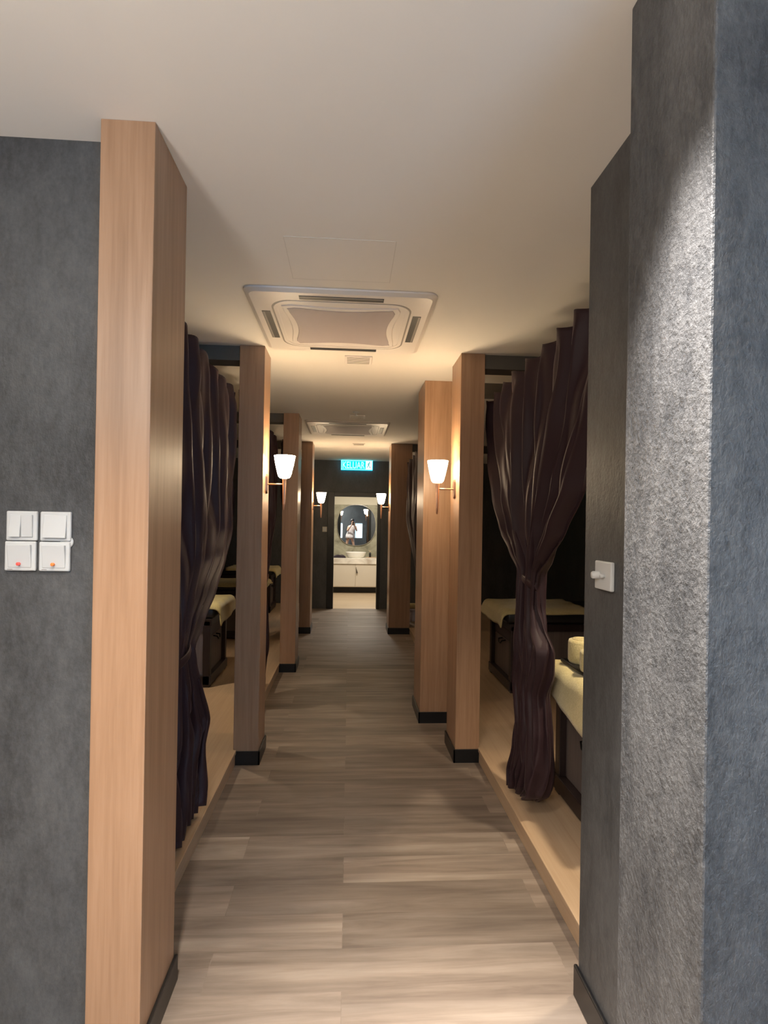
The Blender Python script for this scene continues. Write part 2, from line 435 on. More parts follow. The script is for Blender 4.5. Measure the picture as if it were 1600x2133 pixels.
# ------------------------------------------------------------------ wall sconces
def sconce_proto():
    """local frame: wall face at x=0, sticking out to +x; z=0 at the arm"""
    s = thing('wall_sconce', '-', 'wall lamp', (0, 0, 0), 'matching wall sconces')
    bm = nb()
    outline_prism(bm, [(q[0], q[1]) for q in rrect(.028, .064, .027, 6)], 0, .012, .003)
    bmesh.ops.transform(bm, matrix=Matrix.Rotation(PI/2, 4, 'Z') @ Matrix.Rotation(PI/2, 4, 'X'), verts=bm.verts)
    link_mesh('backplate', bm, M['bronze'], s)
    bm = nb(); tube(bm, [(.010, 0, 0), (.118, 0, 0)], .0052); link_mesh('arm', bm, M['brass'], s, True)
    bm = nb()
    lathe(bm, [(.002, -.168), (.006, -.163), (.0085, -.12), (.011, -.05), (.0125, 0), (.0125, .028), (.016, .034), (.016, .040)], 20, (.118, 0, 0))
    link_mesh('stem', bm, M['brass'], s, True)
    bm = nb()
    prof = [(.012, .040), (.030, .042), (.038, .050), (.044, .066), (.052, .100), (.060, .135), (.0665, .172), (.069, .186),
            (.066, .186), (.0635, .172), (.057, .135), (.049, .100), (.041, .068), (.035, .054), (.028, .047), (.010, .046)]
    lathe(bm, prof, 40, (.118, 0, 0), True, True)
    link_mesh('lamp_shade', bm, M['shade'], s, True)
    return s
s0 = sconce_proto()
spots = [(-.545, 3.635, 1.765, 0, 'lit wall sconce on the nearer left column, below the near air conditioner'),
         (.70, 3.645, 1.757, PI, 'lit wall sconce on the nearer right column, in front of the broad wooden column'),
         (-.515, 7.78, 1.752, 0, 'small far lit wall sconce left of the doorway'),
         (.563, 7.78, 1.752, PI, 'small far lit wall sconce right of the doorway')]
for i, (x, y, z, rz, lab) in enumerate(spots):
    s = s0 if i == 0 else copy_tree(s0)
    s.location = (x, y, z); s.rotation_euler = (0, 0, rz); s['label'] = lab

# ------------------------------------------------------------------ curtains
def interp(tab, z):
    tab = sorted(tab, key=lambda q: -q[0])
    if z >= tab[0][0]: return tab[0][1:]
    for a, b in zip(tab, tab[1:]):
        if b[0] <= z <= a[0]:
            k = (a[0]-z)/(a[0]-b[0]+1e-9); k = k*k*(3-2*k)*.5+k*.5
            return tuple(a[i]+(b[i]-a[i])*k for i in range(1, len(a)))
    return tab[-1][1:]
def curtain(label, tab, pleats, tie_z, sx, seed, rail=None, bot=(0, 0)):
    """tab rows: z, y_near, y_far, x_centre, pleat depth"""
    rnd = random.Random(seed)
    c = thing('curtain', label, 'curtain', (tab[-1][3], (tab[-1][1]+tab[-1][2])/2, 0), 'tied back dark curtains')
    ox, oy = c.location.x, c.location.y
    ztop, zbot = tab[0][0], tab[-1][0]
    NV, NU = 110, pleats*14
    ph = [rnd.uniform(-.5, .5) for _ in range(pleats+2)]; am = [rnd.uniform(.65, 1.25) for _ in range(pleats+2)]
    bm = nb(); grid = []
    for j in range(NV+1):
        f = j/NV
        z = ztop+(zbot-ztop)*f
        yn, yf, xc, a = interp(tab, z)
        row = []
        head = max(0, 1-(ztop-z)/.10)
        for i in range(NU+1):
            u = i/NU; q = u*pleats; k = int(min(q, pleats-1e-6))
            amp = am[k]*(1-(q-k))+am[k+1]*(q-k); p_ = ph[k]*(1-(q-k))+ph[k+1]*(q-k)
            tw = max(0, (tie_z or 0)-z)*sx*2.6
            wv = math.sin(2*PI*q+p_*1.2+.4*math.sin(z*3+seed)+tw+.5*math.sin(z*9+q*1.3))
            wv = math.copysign(abs(wv)**.8, wv)
            w2 = .35*math.sin(4.7*PI*q+p_*3+z*1.7)+.25*math.sin(1.3*PI*q+z*2.3+seed)
            x = xc + a*amp*(wv+w2*(1-head))*(1 if head == 0 else 1)
            y = yn+(yf-yn)*u + .25*a*math.sin(2*PI*q*2+p_)*(1-head)
            zz = z-.055*u*u*max(0, 1-(ztop-z)/.6)
            if f > .93: zz += (f-.93)/.07*(bot[0]*(1-u)+bot[1]*u+.010*math.sin(2*PI*q))
            if f < .02: zz += .012*math.cos(2*PI*q)
            row.append(bm.verts.new((x-ox, y-oy, zz)))
        grid.append(row)
    for j in range(NV):
        for i in range(NU):
            bm.faces.new((grid[j][i], grid[j][i+1], grid[j+1][i+1], grid[j+1][i]))
    o = link_mesh('drape', bm, M['curtain'], c, True)
    md = o.modifiers.new('thick', 'SOLIDIFY'); md.thickness = .004
    if tie_z is not None:
        yn, yf, xc, a = interp(tab, tie_z)
        bm = nb(); pts = []
        ym, hw = (yn+yf)/2, (yf-yn)/2
        for k in range(33):
            an = 2*PI*k/32
            pts.append((xc-ox+(a*1.25+.004)*math.cos(an), ym-oy+(hw*.82+.004)*math.sin(an), tie_z+.025*math.sin(an)))
        prof = []
        rings = []
        for p in pts[:-1]:
            d = Vector((p[0]-(xc-ox), p[1]-(ym-oy), 0)).normalized()
            rings.append([bm.verts.new(Vector(p)+d*e[0]+Vector((0, 0, e[1]))) for e in ((0, -.022), (.006, -.016), (.009, 0), (.006, .016), (0, .022), (-.004, 0))])
        n = len(rings)
        for k in range(n):
            for e in range(6):
                bm.faces.new((rings[k][e], rings[k][(e+1)%6], rings[(k+1)%n][(e+1)%6], rings[(k+1)%n][e]))
        bmesh.ops.recalc_face_normals(bm, faces=bm.faces)
        link_mesh('tieback', bm, M['curtain'], c, True)
    return c
def rail(label, x, y0, y1, z):
    r = thing('curtain_rail', label, 'curtain rail', (x, (y0+y1)/2, z), 'curtain rails')
    h = (y1-y0)/2
    boxm('track', (-.008, -h, -.008), (.008, h, .008), M['rail'], r, .003)
    for yy in (-h+.06,):
        boxm('bracket', (-.005, yy-.008, .008), (.005, yy+.008, CEIL-z), M['beam'], r, .001)
# right, nearest the camera
curtain('dark aubergine curtain gathered by a tie on the right platform, beside the grey wall', [
    (2.40, 1.80, 3.68, .93, .030), (2.20, 1.83, 3.68, .93, .034), (2.00, 1.95, 3.575, .93, .036), (1.69, 2.19, 3.39, .93, .034),
    (1.50, 2.39, 3.20, .93, .033), (1.38, 2.53, 3.00, .93, .032), (1.29, 2.645, 2.87, .93, .026), (1.22, 2.655, 2.87, .93, .028),
    (1.12, 2.66, 2.86, .93, .030), (1.02, 2.62, 2.875, .93, .034), (.93, 2.53, 2.89, .93, .040), (.82, 2.545, 2.90, .935, .040), (.70, 2.60, 2.93, .93, .034), (.60, 2.575, 2.91, .93, .036), (.52, 2.56, 2.89, .93, .038), (.36, 2.555, 2.91, .93, .040),
    (.20, 2.58, 2.98, .925, .040), (.112, 2.66, 2.96, .92, .036)], 9, 1.25, 1, 3, bot=(.06, .0))
rail('pale curtain rail behind the heading of the near right curtain', .995, 1.76, 3.50, 2.33)
curtain('dark aubergine curtain gathered by a tie on the left, between the two nearest left columns', [
    (2.385, 1.88, 3.58, -.76, .030), (2.20, 1.90, 3.60, -.76, .034), (1.94, 1.92, 3.60, -.755, .036), (1.476, 2.02, 3.545, -.75, .036),
    (1.332, 2.08, 3.39, -.745, .036), (1.17, 2.18, 3.01, -.74, .034), (1.04, 2.30, 2.735, -.735, .028), (.95, 2.35, 2.565, -.73, .025), (.874, 2.34, 2.60, -.73, .028),
    (.74, 2.28, 2.73, -.735, .036), (.52, 2.22, 2.87, -.74, .044), (.42, 2.24, 2.80, -.745, .044), (.18, 2.26, 2.77, -.745, .044), (.115, 2.27, 2.74, -.745, .044)], 9, .93, -1, 5, bot=(0, .03))
rail('pale curtain rail behind the heading of the near left curtain', -.825, 1.82, 3.50, 2.315)
# further curtains
curtain('dark curtain hanging in the bay behind the second left column', [
    (2.40, 3.80, 5.60, -.76, .03), (1.6, 4.0, 5.58, -.755, .034), (1.30, 4.3, 5.2, -.75, .03), (.95, 4.55, 4.80, -.74, .026), (.7, 4.48, 4.9, -.745, .04), (.12, 4.5, 4.85, -.75, .04)], 8, .95, -1, 11)
curtain('dark curtain hanging in the bay between the two farthest left columns', [
    (2.40, 6.02, 7.55, -.745, .03), (1.6, 6.2, 7.5, -.745, .03), (.95, 6.9, 7.15, -.735, .026), (.12, 6.8, 7.3, -.745, .034)], 7, .95, -1, 13)
curtain('dark curtain hanging between the broad and the farthest right column', [
    (2.40, 4.66, 7.50, .80, .03), (1.6, 4.9, 7.40, .80, .03), (.95, 6.2, 6.5, .84, .026), (.115, 6.1, 6.6, .90, .034)], 9, .95, 1, 17)

# ------------------------------------------------------------------ massage beds
def bed(label, xe, y0, y1, side, drop_n, drop_f, length=1.9, z0=.094, ztop=.80):
    """xe: corridor end of the mattress; side +1 right bay, -1 left bay"""
    b = thing('massage_bed', label, 'bed', (xe, (y0+y1)/2, z0), 'massage beds in the bays')
    h = (y1-y0)/2; s = side
    def bx(name, x0, x1, ya, yb, za, zb, m, parent=b, bev=.004, smooth=False):
        lo, hi = sorted((s*x0, s*x1)); return boxm(name, (lo, ya, za-z0), (hi, yb, zb-z0), m, parent, bev, 2, smooth)
    for yy in (-h+.03, h-.03):
        for xx in (.09, length-.09):
            bx('leg', xx-.03, xx+.03, yy-.03, yy+.03, z0, .66, M['bed_wood'])
    bx('bottom_rail', .05, length-.05, -h, h, z0+.02, z0+.10, M['bed_wood'])
    bx('top_frame', .05, length-.04, -h, h, .62, .68, M['bed_wood'])
    ep = bx('end_panel', .095, .115, -h+.06, h-.06, z0+.10, .50, M['bed_panel'])
    bx('upper_panel', .092, .115, -h+.06, h-.06, .505, .62, mat('mauve_panel', (.085, .062, .072), .5))
    bx('side_panel', .12, length-.12, -h+.02, -h+.03, z0+.10, .62, M['bed_panel'])
    # wire handle hook on the end
    bm = nb(); tube(bm, [(s*.09, .02, .49-z0), (s*.055, .02, .485-z0), (s*.050, -.005, .46-z0), (s*.050, -.06, .46-z0), (s*.055, -.085, .485-z0), (s*.09, -.085, .49-z0)], .006, 8)
    link_mesh('handle', bm, M['steel'], ep, True)
    bx('mattress', .02, length, -h, h, .68, ztop-.008, M['vinyl'], b, .03, True)
    # towel cover draped over the end: swept sheet
    bm = nb(); NU, NV = 28, 26; grid = []
    rnd = random.Random(int(y0*100))
    for i in range(NU+1):
        v = i/NU; y = -h-.012+(2*h+.024)*v
        edge = min(v, 1-v); rz = -.035*max(0, 1-edge/.10)**2
        dp = drop_n+(drop_f-drop_n)*v+.006*math.sin(v*6+y0)
        row = []
        for j in range(NV+1):
            w_ = j/NV
            if w_ < .6:
                x = .75-(.75-.035)*(w_/.6); z = ztop
            elif w_ < .78:
                a = (w_-.6)/.18*PI/2; x = .035-.05*math.sin(a); z = ztop-.05+.05*math.cos(a)
            else:
                k = (w_-.78)/.22; x = -.015-.012*k+.004*math.sin(v*11)*k; z = ztop-.05-(dp-.05)*k
            z += rz*(1 if w_ < .78 else .3)+.003*math.sin(v*23+w_*17)
            row.append(bm.verts.new((s*x, y, z-z0)))
        grid.append(row)
    for i in range(NU):
        for j in range(NV):
            bm.faces.new((grid[i][j], grid[i+1][j], grid[i+1][j+1], grid[i][j+1]))
    bmesh.ops.recalc_face_normals(bm, faces=bm.faces)
    o = link_mesh('towel_cover', bm, M['towel'], b, True)
    md = o.modifiers.new('thick', 'SOLIDIFY'); md.thickness = .012; md.offset = 1
    return b
bed('massage bed under a cream towel nearest on the right, behind the tied curtain', 1.075, 2.22, 2.93, 1, .24, .10)
bed('cream covered massage bed farther back on the right, beside the nearer right column', 1.33, 4.62, 5.32, 1, .14, .12, 1.8)
bed('massage bed with a cream towel draped over its end, left behind the near curtain', -1.11, 4.80, 5.45, -1, .17, .11, 1.9)
bed('massage bed second in the left row, seen just above the nearest left bed', -1.03, 6.75, 7.40, -1, .05, .05, 1.9, ztop=.76)
bed('massage bed farthest in the left row, seen between the left columns', -1.15, 8.70, 9.35, -1, .12, .12, 1.9, ztop=.78)

def towel_roll_up(label, x, y, z, r, h_):
    o = thing('rolled_towel', label, 'towel', (x, y, z), 'upright towel rolls')
    bm = nb(); lathe(bm, [(r*.93, 0), (r, .012), (r*1.01, h_*.5), (r, h_-.014), (r*.95, h_-.003), (r*.80, h_)], 32)
    link_mesh('roll', bm, M['towel'], o, True)
    # spiral end
    bm = nb(); pts = []
    for k in range(70):
        a = k*.28; rr = r*.12+r*.70*k/70; pts.append((rr*math.cos(a), rr*math.sin(a), h_+.001))
    tube(bm, pts, .004, 6); link_mesh('spiral_end', bm, M['towel'], o, True)
    return o
cl = tag(boxm('head_cushion', (-.11, -.27, 0), (.16, .20, .022), M['vinyl'], None, .01, 3, True), 'black flat cushion under the two towel rolls on the near right bed', 'cushion')
cl.location = (1.22, 2.62, .815)
towel_roll_up('upright cream towel roll on the near right bed, the farther and taller of the two', 1.185, 2.72, .838, .068, .115)
towel_roll_up('upright cream towel roll on the near right bed, the nearer of the two', 1.165, 2.545, .838, .062, .098)
pt = thing('rolled_towel', 'pale pink towel roll standing in for an unclear shape, peeking out from behind the nearer left column with lamp', 'towel', (-1.01, 7.02, .772))  # towel roll stands in for an unclear pink shape
bm = nb(); tube(bm, [(-.22, 0, .055), (-.01, 0, .055), (.0, 0, .055)], [.055, .055, .045], 24); link_mesh('roll', bm, M['pink_towel'], pt, True)
bm = nb(); tube(bm, [(.004, .035*math.cos(k*.5)*k/30, .055+.035*math.sin(k*.5)*k/30) for k in range(30)], .005, 6); link_mesh('spiral_end', bm, M['pink_towel'], pt, True)
# stool with a folded towel on the right platform, just showing beside the farthest right column
st = thing('stool', 'small lilac covered stool on the right platform beside the farthest right column', 'stool', (.945, 8.10, .094))
bm = nb(); lathe(bm, [(.075, 0), (.08, .01), (.066, .10), (.062, .15), (.07, .165), (.068, .172)], 28); link_mesh('cover', bm, M['lilac_towel'], st, True)
bm = nb(); tube(bm, [(.07*math.cos(2*PI*k/24), .07*math.sin(2*PI*k/24), .160) for k in range(25)], .006, 8, False); link_mesh('piping', bm, M['lilac_towel'], st, True)
ft = thing('rolled_towel', 'cream towel roll lying on the lilac stool', 'towel', (.945, 8.10, .268))
bm = nb(); tube(bm, [(-.07, 0, .042), (-.062, 0, .042), (.062, 0, .042), (.07, 0, .042)], [.036, .042, .042, .036], 20); link_mesh('roll', bm, M['towel'], ft, True)
bm = nb(); tube(bm, [(-.072, .030*math.cos(k*.5)*k/30, .042+.030*math.sin(k*.5)*k/30) for k in range(30)], .004, 6); link_mesh('spiral_end', bm, M['towel'], ft, True)

# ------------------------------------------------------------------ switches
def switch(label, x, z, kind, col=None):
    s = thing('light_switch', label, 'light switch', (x, 1.66, z), 'bank of four light switches')
    boxm('plate', (-.043, -.011, -.0425), (.043, 0, .0425), M['white_plastic'], s, .004, 3)
    if kind == 'double':
        for q in (-1, 1):
            a, b = (-.032, -.001) if q < 0 else (.001, .032)
            bm = nb(); box(bm, (a, -.0165, -.032), (b, -.009, .032), .0015)
            for v in bm.verts:
                if v.co.y < -.014: v.co.y += .004*(v.co.z/.032)*(1 if q < 0 else -.4)
            link_mesh('rocker', bm, M['white_plastic'], s)
    else:
        bm = nb(); box(bm, (-.032, -.0165, -.033), (.032, -.009, .033), .0015)
        for v in bm.verts:
            if v.co.y < -.014: v.co.y += .004*(v.co.z/.032)*(1 if kind == 'single' else -1)
        r = link_mesh('rocker', bm, M['white_plastic'], s)
        if col:
            bm = nb(); lathe(bm, [(.0048, -.0035), (.0048, .0035), (.003, .005)], 16)
            bmesh.ops.transform(bm, matrix=Matrix.Translation((0, -.0185, -.022)) @ Matrix.Rotation(PI/2, 4, 'X'), verts=bm.verts)
            link_mesh('indicator', bm, mat('neon_'+kind, col, .3, .5, 0, col, .25), r)
            bm = nb(); box(bm, (-.034, -.0116, -.0385), (-.020, -.0108, -.037)); link_mesh('maker_mark', bm, M['flap'], s)
    return s
switch('white double rocker light switch, upper left of the bank of four', -.940, 1.4975, 'double')
switch('white single rocker light switch, upper right of the bank of four', -.846, 1.4970, 'single')
switch('white light switch with pinkish red indicator, lower left of the bank of four', -.943, 1.4105, 'neon_a', (.85, .10, .08))
switch('white light switch with orange indicator, lower right of the bank of four', -.848, 1.4100, 'neon_b', (.85, .22, .05))
bm = nb(); lathe(bm, [(.0185, 0), (.0185, .004), (.016, .006)], 24)
bmesh.ops.transform(bm, matrix=Matrix.Translation((-.8165, 1.66, 1.452)) @ Matrix.Rotation(PI/2, 4, 'X'), verts=bm.verts)
tag(link_mesh('wall_disc', bm, M['white_plastic'], None, True), 'small white disc on the wall peeking out right of the four light switches', 'disc')
# plate with knobs on the right return wall
k_ = thing('wall_plate', 'white wall plate with two small knobs on the grey right wall', 'switch', (.765, 1.594, 1.3775))
boxm('plate', (-.013, -.052, -.0425), (0, .052, .0425), M['white_plastic'], k_, .004, 3)
bm = nb(); lathe(bm, [(.0100, 0), (.0115, .004), (.0115, .020), (.009, .024)], 20)
bmesh.ops.transform(bm, matrix=Matrix.Translation((-.012, .020, .0)) @ Matrix.Rotation(-PI/2, 4, 'Y') @ Matrix.Rotation(-.15, 4, 'X'), verts=bm.verts)
link_mesh('knob', bm, M['white_plastic'], k_, True)
bm = nb(); lathe(bm, [(.006, 0), (.006, .012), (.004, .014)], 16)
bmesh.ops.transform(bm, matrix=Matrix.Translation((-.012, -.012, .0)) @ Matrix.Rotation(-PI/2, 4, 'Y'), verts=bm.verts)
link_mesh('small_knob', bm, M['white_plastic'], k_, True)
# small switch left of the far doorway
f_ = thing('light_switch', 'tiny pale light switch on the dark far wall left of the doorway', 'light switch', (-.43, FAR, 1.40))
boxm('plate', (-.040, -.010, -.045), (.040, 0, .045), mat('aged_plastic', (.55, .52, .45), .5), f_, .003)
boxm('rocker', (-.026, -.014, -.030), (.026, -.008, .030), M['white_plastic'], f_, .002)

# ------------------------------------------------------------------ exit sign
sg = thing('exit_sign', 'glowing cyan KELUAR exit sign on the dark wall above the far doorway', 'sign', (.117, 9.71, 2.537))
boxm('housing', (-.278, -.02, -.088), (.278, .069, .082), mat('sign_housing_glow', (.10, .45, .48), .4, .5, 0, (0.0, .42, .60), 2.2), sg, .004)  # housing itself glows, to throw a cyan spill onto wall and ceiling
boxm('face_panel', (-.272, -.024, -.083), (.272, -.0195, .078), mat('sign_face', (.0, .45, .48), .4, .3, 0, (0.0, .56, .60), 1.25), sg, .001)
glow = mat('sign_letters', (.6, 1, 1), .4, .3, 0, (.30, 1.0, .98), 1.6)
bm = nb()
for lo, hi in (((-.272, -.026, .070), (.272, -.0235, .078)), ((-.272, -.026, -.083), (.272, -.0235, -.074)), ((-.272, -.026, -.083), (-.264, -.0235, .078)), ((.264, -.026, -.083), (.272, -.0235, .078))): box(bm, lo, hi)
link_mesh('border', bm, glow, sg)
fc = bpy.data.curves.new('lettering', 'FONT'); fc.body = 'KELUAR'; fc.size = .165; fc.extrude = .0012; fc.align_x = 'CENTER'; fc.align_y = 'CENTER'; fc.offset = .0022
fo = bpy.data.objects.new('tmp_text', fc); sc.collection.objects.link(fo)
bpy.context.view_layer.update()
me = bpy.data.meshes.new_from_object(fo.evaluated_get(bpy.context.evaluated_depsgraph_get()))
bpy.data.objects.remove(fo)
xs_ = [v.co.x for v in me.vertices]; ys_ = [v.co.y for v in me.vertices]
kx = .385/(max(xs_)-min(xs_)); ky = .118/(max(ys_)-min(ys_)); mx_, my_ = (max(xs_)+min(xs_))/2, (max(ys_)+min(ys_))/2
for v in me.vertices: v.co = Vector(((v.co.x-mx_)*kx-.055, -.026-v.co.z, (v.co.y-my_)*ky-.003))
me.materials.append(glow)
to = bpy.data.objects.new('lettering', me); sc.collection.objects.link(to); to.parent = sg
pn = boxm('symbol_panel', (.155, -.027, -.076), (.262, -.0235, .072), mat('sign_symbol', (.7, 1, 1), .4, .3, 0, (.62, 1.0, .96), 1.5), sg)
bm = nb()   # walking figure: head and limbs
def flat(pts):
    a = [bm.verts.new((p[0], -.0275, p[1])) for p in pts]; b = [bm.verts.new((p[0], -.0285, p[1])) for p in pts]
    n = len(pts)
    for i in range(n): bm.faces.new((a[i], a[(i+1)%n], b[(i+1)%n], b[i]))
    bm.faces.new(a); bm.faces.new(b[::-1])
flat([(.220+.010*math.cos(2*PI*k/12), .050+.010*math.sin(2*PI*k/12)) for k in range(12)])
flat([(.205, .036), (.222, .036), (.212, -.004), (.196, -.002)])
flat([(.196, .002), (.208, .000), (.232, -.028), (.236, -.056), (.226, -.056), (.222, -.032)])
flat([(.196, .002), (.208, .002), (.196, -.030), (.176, -.050), (.170, -.043), (.186, -.026)])
flat([(.218, .034), (.240, .014), (.246, .019), (.222, .041)])
flat([(.207, .036), (.186, .022), (.182, .004), (.189, .003), (.193, .017), (.209, .027)])
bmesh.ops.recalc_face_normals(bm, faces=bm.faces)
link_mesh('running_figure', bm, mat('sign_figure', (0, .25, .27), .5, .3, 0, (0, .35, .38), .6), pn)

# ------------------------------------------------------------------ washroom beyond the doorway
WB = 12.43
struct(boxm('floor_washroom', (-1.4, FAR+.02, -.1), (1.7, WB+.1, 0), wood('washroom_planks', (.42, .31, .20), (.52, .40, .27), (.60, .48, .35), 'x', .35, .5, .35)))
def marble(name, base, vein, sc_=2.2):
    m = mat(name, base, .25, .5); t = NT(m)
    v = t.coords((1, 1, 1.2)); n = t.noise(v, sc_, 6, .6, 1.6); n2 = t.noise(v, sc_*2.6, 5, .6, .9)
    t.l(t.ramp(t.mix(.35, n, n2), [(.36, vein), (.50, base), (.62, tuple(min(1, k*1.25) for k in base))]), t.b.inputs['Base Color'])
    return m
M['marble_wall'] = marble('green_grey_marble', (.36, .34, .25), (.21, .20, .14))
M['marble_top'] = marble('cream_marble', (.74, .69, .60), (.55, .47, .38), 1.6)
cream = mat('cream_paint', (.74, .69, .56), .7, .2)
struct(boxm('wall_washroom_back', (-1.4, WB, 0), (1.7, WB+.1, 2.55), M['marble_wall']))
struct(boxm('wall_washroom_left', (-1.5, FAR+.12, 0), (-1.4, WB+.1, 2.55), cream))
struct(boxm('wall_washroom_right', (1.7, FAR+.12, 0), (1.8, WB+.1, 2.55), cream))
struct(boxm('ceiling_washroom', (-1.5, FAR+.12, 2.55), (1.8, WB+.1, 2.62), cream))
struct(boxm('trim_8', (-1.4, WB-.012, 1.925), (1.7, WB, 2.55), cream))
vn = thing('vanity_unit', 'cream vanity cabinet seen through the far doorway under the round mirror', 'cabinet', (.15, 12.16, 0))
boxm('cabinet_body', (-1.2, -.24, .135), (1.2, .265, .635), mat('vanity_front', (.66, .59, .48), .4), vn, .004)
boxm('toe_kick', (-1.2, -.05, 0), (1.2, .265, .135), M['dark'], vn)
bm = nb()
for x0, x1 in ((-1.19, -.60), (-.595, -.003), (.003, .595), (.60, 1.19)): box(bm, (x0, -.256, .15), (x1, -.240, .625), .003)
link_mesh('door', bm, mat('vanity_door', (.68, .61, .50), .38), vn)
bm = nb(); tube(bm, [(.012, -.258, .565), (.014, -.275, .56), (.018, -.272, .53)], .004, 8); tube(bm, [(.018, -.272, .535), (.028, -.270, .49), (.034, -.268, .44)], [.004, .011, .019], 10)
link_mesh('tassel_pull', bm, mat('dark_tassel', (.06, .045, .03), .8), vn)
tp = tag(boxm('countertop', (-1.05, 11.885, .635), (1.35, WB, .757), M['marble_top'], None, .004), 'cream marble countertop on the vanity beyond the far doorway', 'countertop')
def basin():
    b = thing('wash_basin', 'white vessel basin on the marble counter below the mirror', 'basin', (.155, 12.17, .757))
    bm = nb()
    n = 40; prof = [(.155, 0), (.175, .012), (.205, .06), (.228, .115), (.230, .122), (.222, .122), (.198, .065), (.165, .024), (.02, .018)]
    lathe(bm, prof, n, (0, 0, 0), True, True, 1, .78)
    link_mesh('bowl', bm, mat('ceramic', (.86, .84, .78), .15, .5), b, True)
    bm = nb(); lathe(bm, [(.020, .0185), (.020, .021), (.012, .022)], 16); link_mesh('drain', bm, M['rail'], b, True)
basin()
bt = thing('soap_bottle', 'small dark soap bottle on the counter right of the basin', 'bottle', (.47, 12.20, .757+.012))
bm = nb(); lathe(bm, [(.022, 0), (.025, .004), (.025, .085), (.012, .10), (.010, .112)], 20); link_mesh('body', bm, mat('dark_bottle', (.012, .01, .01), .25), bt, True)
bm = nb(); lathe(bm, [(.012, .112), (.012, .128), (.005, .130), (.005, .142)], 16); tube(bm, [(0, 0, .142), (-.03, -.005, .142)], .005, 8); link_mesh('pump', bm, mat('amber_pump', (.5, .40, .25), .4), bt, True)
tr = tag(boxm('wooden_tray', (.38, 12.10, .757), (.66, 12.30, .769), M['platform'], None, .004), 'thin wooden tray under the dark soap bottle', 'tray')
tw = thing('folded_towel', 'dark folded cloth lying on the counter left of the basin', 'towel', (-.22, 12.12, .757))
bm = nb()
NX, NY = 24, 12; g = []
for i in range(NX+1):
    u = i/NX; row = []
    for j in range(NY+1):
        v = j/NY
        hz = .020+.055*max(0, math.sin(PI*min(1, u*1.02)))**.7*(.5+.6*u)*max(.05, math.sin(PI*(.08+.84*v)))**.6+.006*math.sin(u*14+v*5)
        row.append(bm.verts.new((-.16+.32*u, -.09+.18*v, hz if 0 < i < NX and 0 < j < NY else .002)))
    g.append(row)
for i in range(NX):
    for j in range(NY): bm.faces.new((g[i][j], g[i+1][j], g[i+1][j+1], g[i][j+1]))
link_mesh('cloth', bm, towel_mat('plum_terry', (.02, .014, .02), (.04, .028, .038)), tw, True)
# round mirror
mr = thing('mirror', 'large rounded wall mirror above the basin beyond the far doorway', 'mirror', (.163, WB-.02, 1.470))
mr.rotation_euler = (0, 0, math.radians(-0.40))
bm = nb(); pts = []
for k in range(96):
    a = 2*PI*k/96; c_, s_ = math.cos(a), math.sin(a); e = 2/2.35
    pts.append((.425*math.copysign(abs(c_)**e, c_), .453*math.copysign(abs(s_)**e, s_)))
A = [bm.verts.new((p[0], -.012, p[1])) for p in pts]; B = [bm.verts.new((p[0], .012, p[1])) for p in pts]
n = len(pts)
for k in range(n): bm.faces.new((A[k], A[(k+1)%n], B[(k+1)%n], B[k]))
bm.faces.new(A); bm.faces.new(B[::-1]); bmesh.ops.recalc_face_normals(bm, faces=bm.faces)
link_mesh('mirror_glass', bm, mat('silvered_glass', (.72, .75, .76), .0, .5, 1.0), mr)
bm = nb(); tube(bm, [(p[0]*1.004, -.006, p[1]*1.004) for p in pts]+[(pts[0][0]*1.004, -.006, pts[0][1]*1.004)], .006, 8, False)
link_mesh('mirror_rim', bm, M['rail'], mr, True)

# recessed downlight fittings in the entrance ceiling
def downlight(label, x, y):
    d = thing('recessed_downlight', label, 'ceiling light', (x, y, CEIL), 'entrance downlights')
    bm = nb(); lathe(bm, [(.050, 0), (.050, -.006), (.038, -.008), (.034, -.001)], 32, (0, 0, 0), False, False); link_mesh('trim_ring', bm, M['white_plastic'], d, True)
    bm = nb(); lathe(bm, [(.034, -.001), (.034, .0)], 24); link_mesh('lens', bm, mat('downlight_lens', (1, .95, .85), .3, .5, 0, (1, .9, .75), 12), d)
downlight('recessed ceiling downlight beside the right grey pier', .36, .862)

# unseen reception lamps added behind the camera for their light
pn_ = thing('fill_panel_light', 'unseen square ceiling light panel added in the reception room as fill', 'ceiling light', (-1.35, -1.9, CEIL))
boxm('frame', (-.45, -.45, -.015), (.45, .45, 0), M['white_plastic'], pn_, .004)
boxm('diffuser', (-.42, -.42, -.018), (.42, .42, -.014), mat('panel_diffuser', (.9, .9, .85), .5, .3, 0, (1, .9, .8), 6), pn_)
ul = thing('fill_uplighter', 'unseen added floor standing uplighter bowl in the reception room', 'floor lamp', (-.95, -.75, 0))
bm = nb(); lathe(bm, [(.14, 0), (.14, .015), (.02, .03)], 28); link_mesh('base', bm, M['bronze'], ul, True)
bm = nb(); tube(bm, [(0, 0, .02), (0, 0, 1.66)], .011, 12); link_mesh('pole', bm, M['bronze'], ul, True)
bm = nb(); lathe(bm, [(.02, 1.63), (.10, 1.66), (.17, 1.73), (.175, 1.74), (.168, 1.74), (.09, 1.675), (.01, 1.65)], 32); link_mesh('bowl', bm, M['bronze'], ul, True)

